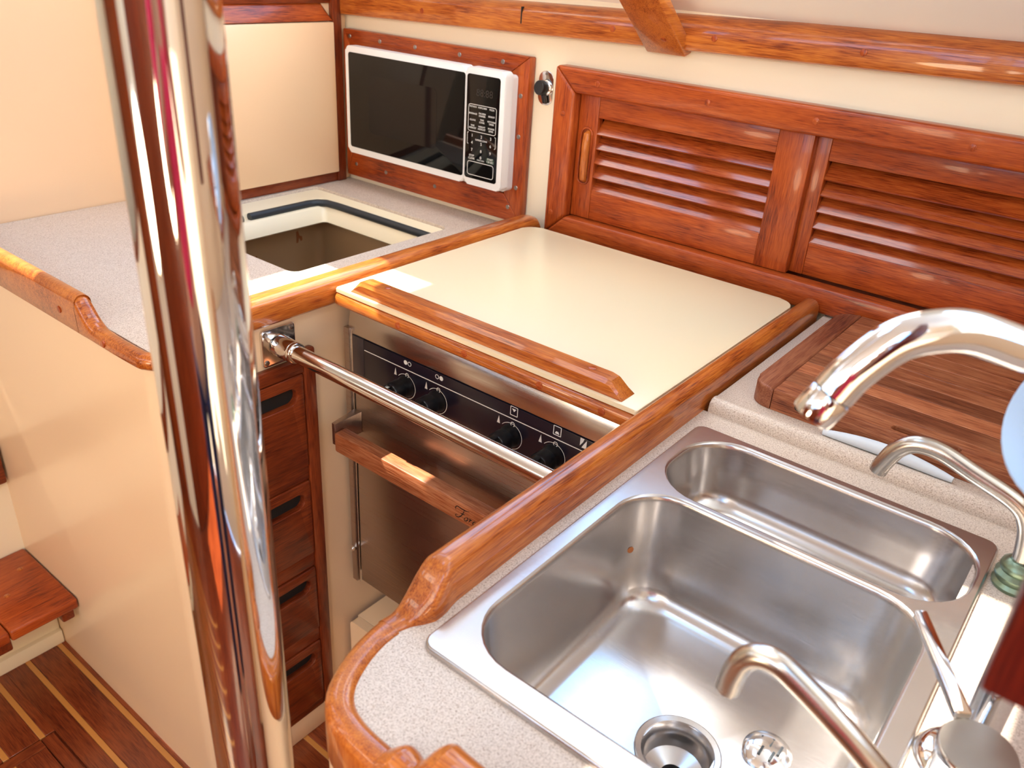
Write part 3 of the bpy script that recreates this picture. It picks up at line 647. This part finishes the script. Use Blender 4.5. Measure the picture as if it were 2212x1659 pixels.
def louvre_door(x0, x1, yf, sl, sr, nm):
    z0, z1 = J0+.001, J1-.001; t = .0175; lo, hi = 1.062, 1.200
    d_ = bpy.data.objects.new('sliding_door', None); COL.objects.link(d_); place(d_, ((x0+x1)/2, yf, z0), lv); d_['label'] = nm
    box('stile', (x0, yf, z0), (x0+sl, yf+t, z1), WD('Z'), d_, .0015); box('stile', (x1-sr, yf, z0), (x1, yf+t, z1), WD('Z'), d_, .0015)
    box('top_rail', (x0+sl, yf+.0006, hi), (x1-sr, yf+t, z1), WD('X'), d_, .0015); box('bottom_rail', (x0+sl, yf+.0006, z0), (x1-sr, yf+t, lo), WD('X'), d_, .0015)
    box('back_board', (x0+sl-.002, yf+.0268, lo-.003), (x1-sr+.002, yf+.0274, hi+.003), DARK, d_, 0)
    n_ = 5; p_ = (hi-lo)/n_; base = None
    for i in range(n_):
        zc = lo+p_*(i+.5)-.001
        if base is None:
            base = hexa('slat', [(x0+sl,yf+.0005,zc-.0145),(x1-sr,yf+.0005,zc-.0145),(x1-sr,yf+.003,zc-.0170),(x0+sl,yf+.003,zc-.0170)],
                        [(x0+sl,yf+.0250,zc+.0125),(x1-sr,yf+.0250,zc+.0125),(x1-sr,yf+.0265,zc+.0095),(x0+sl,yf+.0265,zc+.0095)], wood('slat_varnish', 'X', c=((.13,.018,.004),(.30,.050,.009),(.44,.095,.016)), rough=.25, coat=.9, coatr=.12), d_, 0); zb = zc
        else:
            o = base.copy(); COL.objects.link(o); place(o, WLOC[base.name]+Vector((0,0,zc-zb)), d_)
    return d_
d1 = louvre_door(-.928, -.468, 1.383, .044, .060, 'left sliding door with finger pull'); d2 = louvre_door(-.497, .05, 1.4012, .052, .05, 'right sliding door')
fpz0, fpz1, fpx = 1.070, 1.181, -.9045
ring('finger_pull', rrect(fpx-.0140, fpx+.0140, fpz0, fpz1, .0135, 8), rrect(fpx-.0105, fpx+.0105, fpz0+.0035, fpz1-.0035, .010, 8), 1.383, 1.3785, WD('Z'), d1, 'y', 40, .0012)
slab('finger_recess', rrect(fpx-.0105, fpx+.0105, fpz0+.0035, fpz1-.0035, .010, 8), 1.3835, 1.3825, WDD('Z'), d1, 'y')
tube('finger_grip', [(fpx+.003,1.384,fpz0+.009),(fpx+.003,1.3775,fpz0+.013),(fpx+.003,1.3755,fpz0+.03),(fpx+.003,1.3755,fpz1-.03),(fpx+.003,1.3775,fpz1-.013),(fpx+.003,1.384,fpz1-.009)], [.005,.0072,.0078,.0078,.0072,.005], WDR('Z'), d1, 14)

# ================================================================== RIGHT BLOCK
rc_ = thing('sink_cabinet', (0, .85, 0), 'cream cabinet under the sink counter with rounded corner', 'cabinet')
def mixr(x0, x1, y0, y1, rs, k=8):
    o = []
    for (cx, cy, a0, s1, s2), rad in zip(((x1,y1,0,-1,-1),(x0,y1,PI/2,1,-1),(x0,y0,PI,1,1),(x1,y0,1.5*PI,-1,1)), rs):
        for i in range(k+1):
            a = a0+PI/2*i/k; o.append((cx+s1*rad+rad*math.cos(a), cy+s2*rad+rad*math.sin(a)))
    return o
ring('carcass', mixr(-.412, .418, .285, 1.396, (.01,.01,.05,.01)), mixr(-.398, .40, .30, 1.39, (.01,.01,.045,.01)), 0, .8875, CREAM, rc_)
rt = thing('sink_countertop', (0, .85, ZR), 'beige speckled laminate sink counter edged with a varnished mahogany fiddle rail', 'countertop')
ring('laminate_slab', mixr(-.397, .418, .287, .944, (.003,.003,.065,.003)), rrect(-.355, -.026, .397, .884, .03, 8), ZR-.02, ZR, SPECK, rt)
S = []
for x in (-.381, .418):
    P = [(x, 1.396, .90), (x, .944, .90), (x, .944, .944), (x, .9455, .952), (x, .949, .9565), (x, .955, .9585), (x, .962, .9575), (x, .968, .9555), (x, 1.0, .955), (x, 1.396, .955)]
    S.append(P)
loft('raised_back_counter', S, SPECK, rt)
box('back_upstand', (-.375, 1.3725, .9552), (.418, 1.396, .9575), CREAMW, rt, .001)
# fiddle rail on the left, swooping down into the flush edge
S = []
for y_, zt, xi in ((1.3605,.965,-.390),(1.357,.978,-.388),(1.348,.986,-.387),(1.2,.987,-.387),(.9,.987,-.387),(.6,.987,-.386),(.5,.987,-.385),(.445,.987,-.384)):
    S.append(rail_sec(-.4155, y_, -1, 0, 0, xi+.4155, .895, zt, .0125))
for i in range(1, 19):
    t = i/18; y_ = .440-.062*t; u_ = max(0, min(1, (t-.02)/.80)); sm = u_*u_*(3-2*u_)
    xi = -.3835+.0035*math.sin(PI*min(1, t*1.4))-.0115*max(0, t-.45)/.55
    S.append(rail_sec(-.4155-.003*t*t, y_, -1, 0, 0, xi+.4155+.003*t*t, .895, .987-.042*sm, .0125-.003*t))
loft('fiddle_rail', S, WDR('Y'), rt, smooth=60)
path = [(-.4185,.3775),(-.4165,.36),(-.412,.338),(-.404,.316),(-.392,.296),(-.374,.281),(-.352,.2735),(-.330,.271),(-.312,.2705)]
S = []
for i, p in enumerate(path):
    a = Vector(path[max(i-1,0)]); b_ = Vector(path[min(i+1,len(path)-1)]); t = (b_-a).normalized(); n_ = Vector((t.y, -t.x))
    S.append(rail_sec(p[0], p[1], n_.x, n_.y, 0, .0255 if i else .027, .888, .9448, .011))
loft('edge_trim', dens(S), WDR('Z'), rt, smooth=60)
S = []
for x, zt, w_ in [(-.3115,.946,.026),(-.306,.951,.031),(-.298,.957,.033),(-.289,.957,.032),(-.281,.956,.029),(-.276,.961,.030),(-.271,.972,.035),(-.265,.981,.039),(-.257,.986,.040),(-.24,.987,.038),(-.1,.987,.037),(.4,.987,.037)]:
    S.append(rail_sec(x, .270, 0, -1, 0, w_, .888, zt, .0185))
loft('carved_fiddle_rail', dens(S), WDR('X'), rt, smooth=60)

# ================================================================== SINK
sn = thing('double_sink', (-.19, .64, .79), 'brushed stainless steel sink with one large and one small bowl', 'sink')
ZD = .9455; K = 8
BB = (-.350, -.033, .410, .7285, .055); SBW = (-.353, -.020, .7395, .884, .06)
def bowl(name, b, depth, drain=None, slope=.006):
    x0, x1, y0, y1, rr = b; L = []
    def lp(i, z, rad): L.append([(p[0], p[1], z) for p in rrect(x0+i, x1-i, y0+i, y1-i, max(rad, .01), K)])
    lp(-.0035, ZD, rr+.0035); lp(-.0015, ZD-.0008, rr+.001); lp(0, ZD-.003, rr); lp(.001, ZD-.008, rr-.001)
    lp(.007, ZD-depth+.045, rr-.004); lp(.010, ZD-depth+.022, rr-.006); lp(.015, ZD-depth+.010, rr-.008); lp(.023, ZD-depth+.003, rr-.012); lp(.034, ZD-depth, rr-.02)
    cx, cy, dr0 = drain
    last = L[-1]
    for f in (.35, .7, 1.0):
        row = []
        for p in last:
            a = math.atan2(p[1]-cy, p[0]-cx); q = (cx+dr0*math.cos(a), cy+dr0*math.sin(a))
            row.append((p[0]+(q[0]-p[0])*f, p[1]+(q[1]-p[1])*f, ZD-depth-slope*f))
        L.append(row)
    return loft(name, L, SINKM, sn, (False, False), 35)
DC = (-.187, .553); DZ = ZD-.142-.007
bowl('large_bowl', BB, .142, (DC[0], DC[1], .041), .007)
bowl('small_bowl', SBW, .085, (-.187, .81, .022), .002)
# deck in two rings meeting along the divider, with a rolled outer edge
bm = bmesh.new()
YM = .734
def deckring(outer, inner):
    A = [bm.verts.new((p[0], p[1], ZD)) for p in outer]; B = [bm.verts.new((p[0], p[1], ZD)) for p in inner]; n_ = len(A)
    for i in range(n_): bm.faces.new((A[i], A[(i+1)%n_], B[(i+1)%n_], B[i]))
ex = lambda b, q: rrect(b[0]-q, b[1]+q, b[2]-q, b[3]+q, b[4]+q, K)
deckring(mixr(-.3685, -.0125, .3835, YM, (.0005,.0005,.012,.012), K), ex(BB, .0035)); deckring(mixr(-.3685, -.0125, YM, .8965, (.012,.012,.0005,.0005), K), ex(SBW, .0035))
full = rrect(-.3685, -.0125, .3835, .8965, .012, K)
cxs = [(0, ZD), (.0012, ZD-.0006), (.0022, ZD-.002), (.0028, ZD-.0052), (.0005, ZD-.0055)]
loftbm(bm, [[(p[0], p[1], z) for p in rrect(-.3685-q, -.0125+q, .3835-q, .8965+q, .012+q, K)] for q, z in cxs], True, (False, False))
frombm('deck', bm, SINKM, sn, 35)
dn = lathe('drain', [(.0425,.0012),(.041,.0022),(.036,.001),(.032,-.004),(.0305,-.012),(.0295,-.028),(.012,-.034),(.011,-.06)], (DC[0],DC[1],DZ), (0,0,1), SINKM, sn, 40, (False, False), 30)
lathe('drain_hole', [(.0115,-.045),(.0001,-.045)], (DC[0],DC[1],DZ), (0,0,1), DARK, dn, 20, (False, True))
lathe('small_drain', [(.024,.0015),(.022,.0022),(.018,0),(.016,-.006),(.0001,-.008)], (-.187,.81,ZD-.087), (0,0,1), SINKM, sn, 28, (False, True), 30)
slab('rust_spot', [(-.347+.004*math.cos(a)*q, .70+.004*math.sin(a)*q) for a, q in [(i*PI/5, random.uniform(.6,1.2)) for i in range(10)]], 0, .0001, RUST, sn, 'z')
bpy.data.objects.remove(bpy.data.objects['rust_spot'])
lathe('rust_spot', [(.0042,.0002),(.0030,.0006),(.0001,.0007)], (-.3393,.6938,.8761), (.879,-.47,.079), RUST, sn, 9, (False, True))
sp = thing('sink_strainer', (-.118, .607, DZ+.01), 'loose slotted steel plug strainer lying on the sink bottom by the drain', 'strainer')
lathe('cap', [(.0245,0),(.025,.002),(.022,.006),(.012,.0095),(.0001,.0105)], (-.118,.607,ZD-.1475), (.12,-.1,1), CHROMED, sp, 28, (True, True))
for i, (a, b_) in enumerate(((-.010,.005),(.0,.008),(.010,.005),(-.005,-.006),(.006,-.006))):
    box('slot', (-.1185+a-.0013, .606+b_-.006, ZD-.1400), (-.1185+a+.0013, .606+b_+.006, ZD-.1368), RUBBER, sp, .0006)

# ================================================================== TAPS
fc = thing('mixer_tap', (.03, .55, ZR), 'chrome gooseneck mixer tap curving in from the right over the sink', 'tap')
lathe('base', [(.036,0),(.036,.004),(.032,.010),(.028,.013)], (.0265,.571,ZR), (0,0,1), CHROME, fc, 36)
NK = [(.0265,.571,ZR+.01),(.0265,.571,1.10),(.026,.571,1.19),(.0195,.566,1.235),(.012,.560,1.262),(0.0,.551,1.280),(-.0135,.541,1.290),(-.032,.527,1.2925),(-.059,.506,1.3015),(-.077,.492,1.3000),(-.092,.481,1.292),(-.106,.470,1.273),(-.113,.4645,1.2575)]
nk = crom(NK, 8); tube('spout', nk, .0128, CHROME, fc, 40)
dv = (nk[-1]-nk[-2]).normalized()
e0 = nk[-1]
tube('spout_joint', [e0-dv*.0005, e0+dv*.0012], .0122, BLACK, fc, 40)
tube('aerator', [e0+dv*.001, e0+dv*.0022, e0+dv*.018, e0+dv*.0195], [.0124,.0131,.0131,.0123], CHROME, fc, 40)
tube('aerator_mouth', [e0+dv*.0193, e0+dv*.0199], .0098, DULL, fc, 32)
bd = lathe('handle_body', [(.0245,0),(.0245,.05),(.0262,.054),(.0262,.060),(.0255,.0612),(.0001,.0612)], (.0285,.520,ZR+.012), (0,-.05,1), CHROME, fc, 44)
lathe('cap_disc', [(.0252,.0605),(.0250,.0624),(.0001,.0626)], (.0285,.520,ZR+.012), (0,-.05,1), steel('scuffed_cap', (.42,.39,.35), .42, 'N', .1, .5), bd, 40)
lathe('body_foot', [(.030,0),(.030,.006),(.0255,.012)], (.0285,.520,ZR), (0,0,1), CHROME, fc, 40)
hexa('lever', [(.008,.533,1.012),(.018,.540,1.012),(.018,.540,1.021),(.008,.533,1.021)], [(-.0415,.570,1.053),(-.0335,.5765,1.053),(-.0335,.5765,1.060),(-.0415,.570,1.060)], CHROME, fc, .0015)
def pump(name, pts, rad, bp, label, mat, bm_):
    t = thing(name, bp, label, 'tap'); tube('spout', crom(pts, 8), rad, mat, t, 24)
    lathe('base', [(.020,0),(.021,.004),(.0185,.008),(.0205,.011),(.0205,.015),(.017,.019),(.0185,.022),(.0175,.027),(.012,.032)], bp, (0,0,1), bm_, t, 28); return t
pump('pump_tap', [(.012,.84,.965),(.0105,.84,.985),(.004,.84,1.012),(-.012,.84,1.030),(-.055,.84,1.0445),(-.088,.84,1.0545),(-.112,.84,1.053),(-.127,.84,1.040),(-.1365,.84,1.018),(-.139,.84,1.008)], .0095, (.013,.84,ZR), 'slim dull steel spout on a green tarnished base behind the small bowl', DULL, BRASSG)
pump('pump_tap', [(.052,.415,.965),(.047,.415,.992),(.028,.415,1.018),(-.020,.415,1.054),(-.050,.415,1.0725),(-.077,.415,1.0865),(-.091,.415,1.0915),(-.103,.415,1.0885),(-.111,.415,1.079),(-.1150,.415,1.064),(-.1165,.415,1.050)], .0085, (.053,.415,ZR), 'bent dull steel spout reaching over the large bowl in the foreground', DULL, BRASSG)

# ================================================================== CUTTING BOARD, CLOTH
cb = thing('cutting_board', (-.1, 1.16, .956), 'worn reddish-brown laminated wooden cutting board on the back counter', 'cutting board')
CX0, CX1, CY0, CY1, CZ0, CZ1 = -.346, .16, .984, 1.338, .9555, .985
def capout():
    a = rrect(CX0, CX0+.06, CY0, CY1, .03, 6); n_ = len(a)//4
    pts = [p for p in a[n_:3*n_]]
    return [(CX0+.032, CY1)] + pts + [(CX0+.032, CY0)]
slab('end_cap', capout(), CZ0, CZ1, wood('board_cap', 'Y', c=((.10,.022,.010),(.20,.055,.024),(.30,.11,.05)), rough=.5, coat=.1), cb, 'z', .004)
nS = 9; wv = (CY1-CY0)/nS
for i in range(nS):
    y0 = CY0+i*wv
    if i == 0:
        ring('stave', mixr(CX0+.0325, CX1, y0, y0+wv-.0003, (.002,)*4, 6), rrect(-.165, -.085, y0+.006, y0+.022, .0078, 6), CZ0, CZ1, WDB('X'), cb, 'z', 40, .002)
    else: box('stave', (CX0+.0325, y0+.0003, CZ0), (CX1, y0+wv-.0003, CZ1-random.uniform(0,.0004)), WDB('X'), cb, .0008, 1)
lathe('bore_hole', [(.006,.0),(.0001,.0003)], (-.276, CY0-.0002, .972), (0,-1,0), DARK, cb, 16)
P0 = []
for i in range(13):
    t = i/12; P0.append((-.235+.155*t, .9615+.004*math.sin(t*PI), .9572+.0035*math.sin(t*PI)))
cl = tag(tube('dish_cloth', [(p[0], p[1]+.006, p[2]+.003) for p in P0], [max(.001, .0085*math.sin(PI*(.08+.84*i/12))**.6) for i in range(13)], CLOTH, None, 10), 'pale cloth tucked between the cutting board and the counter step', 'cloth')

# ================================================================== THINGS AT THE RIGHT EDGE
hp = tag(box('hanging_board', (.0075, .285, 1.249), (.075, .33, 1.99), wood('deep_red_mahogany', 'Z', c=((.05,.003,.002),(.10,.006,.003),(.15,.012,.004)), rough=.35), None, .002), 'dark red mahogany post end hanging in at the right edge', 'post')
sh = tag(box('side_shelf', (.002, .589, 1.146), (.418, .73, 1.160), WD('Y'), None, .003), 'small mahogany side shelf beyond the right edge', 'shelf')
S = []
for rr, h in ((.002,0),(.030,0),(.046,.003),(.060,.014),(.066,.024),(.0675,.026),(.066,.0275),(.058,.018),(.045,.0065),(.030,.0035),(.002,.0035)): S.append((rr, h))
dsh = tag(lathe('dish', S, (.036,.626,1.2165), (-.45,-.70,.55), BLUEW, None, 48), 'pale blue shallow dish leaning at the right edge beside the tap', 'dish')

# ================================================================== PERSON BEHIND THE CAMERA (seen only mirrored in the chrome)
fw = Vector((-.62, .785, 0)).normalized(); rg = Vector((fw.y, -fw.x, 0)); B0_ = -fw*.40
def PT(f, q, z): return B0_+fw*f+rg*q+Vector((0, 0, z))
def skin(name, verts, edges, root, mat, parent, sub=2):
    me = bpy.data.meshes.new(name); me.from_pydata([tuple(v[0]) for v in verts], edges, []); o = bpy.data.objects.new(name, me); COL.objects.link(o)
    md = o.modifiers.new('skin', 'SKIN'); md.use_smooth_shade = True
    if not me.skin_vertices: me.attributes  # layer is made with the modifier
    for i, v in enumerate(verts):
        sv = me.skin_vertices[0].data[i]; sv.radius = v[1] if isinstance(v[1], tuple) else (v[1], v[1]); sv.use_root = (i == root)
    sb_ = o.modifiers.new('sub', 'SUBSURF'); sb_.levels = sub; sb_.render_levels = sub
    dg = bpy.context.evaluated_depsgraph_get(); m2 = bpy.data.meshes.new_from_object(o.evaluated_get(dg)); bpy.data.objects.remove(o)
    for p in m2.polygons: p.use_smooth = True
    m2.materials.clear(); return link(name, m2, mat, parent)
pe = thing('person', tuple(B0_), 'person in pink shirt and navy trousers mirrored in the polished pole', 'person')
def limbs(extra=0.0, what='body'):
    V, E_ = [], []
    def add(p, rr, prev=None):
        V.append((p, rr)); 
        if prev is not None: E_.append((prev, len(V)-1))
        return len(V)-1
    x = extra
    pel = add(PT(0,0,.93), (.145+x,.10+x))
    if what in ('body', 'shirt'):
        wa = add(PT(0,0,1.08), (.125+x,.092+x), pel); ch = add(PT(.0,0,1.28), (.15+x,.10+x), wa); nb = add(PT(-.01,0,1.42), (.075+x,.065+x), ch)
        for sg in (-1, 1):
            sh_ = add(PT(-.01,sg*.17,1.39), .062+x, ch if False else nb); el = add(PT(.06,sg*.23,1.14), .043+x, sh_)
            if what == 'body':
                wr = add(PT(.27,sg*.10,1.36), .028, el); pa = add(PT(.33,sg*.085,1.41), .030, wr)
                for k_, ln in enumerate((.055,.065,.060,.05)):
                    f1_ = add(PT(.34,sg*(.085-.012*k_+.02),1.44+.008*k_), .009, pa); add(PT(.345,sg*(.05-.012*k_),1.455+.010*k_), .008, f1_)
                th = add(PT(.32,sg*.055,1.42), .010, pa); add(PT(.335,sg*.035,1.435), .009, th)
    if what == 'body':
        nk_ = add(PT(.0,0,1.50), .052, nb); h1 = add(PT(.025,0,1.57), (.062,.075), nk_); h2 = add(PT(.02,0,1.65), (.075,.092), h1); h3 = add(PT(.01,0,1.715), (.06,.075), h2)
        add(PT(.118,0,1.62), .012, h2)
        for sg in (-1, 1): add(PT(.0,sg*.088,1.625), .014, h2)
    if what in ('body', 'trousers'):
        for sg in (-1, 1):
            hp_ = add(PT(0,sg*.09,.84), .085+x, pel); kn_ = add(PT(.02,sg*.10,.47), .056+x, hp_); an = add(PT(-.01,sg*.10,.09), .036+x*1.2, kn_)
            if what == 'body': add(PT(.13,sg*.11,.035), (.038,.028), an)
    return V, E_
for nm_, wt, ex_, mt_ in (('body', 'body', 0, plain('skin_tone', (.52,.28,.18), .5)), ('shirt', 'shirt', .012, plain('pink_shirt', (.72,.035,.11), .8)), ('trousers', 'trousers', .012, plain('navy_trousers', (.012,.014,.06), .8))):
    V, E_ = limbs(ex_, wt); skin(nm_, V, E_, 0, mt_, pe)
skin('hair', [(PT(-.015,0,1.70), (.082,.09)), (PT(-.05,0,1.62), (.075,.07)), (PT(-.045,0,1.55), (.06,.05))], [(0,1),(1,2)], 0, plain('dark_hair', (.03,.018,.01), .6), pe)
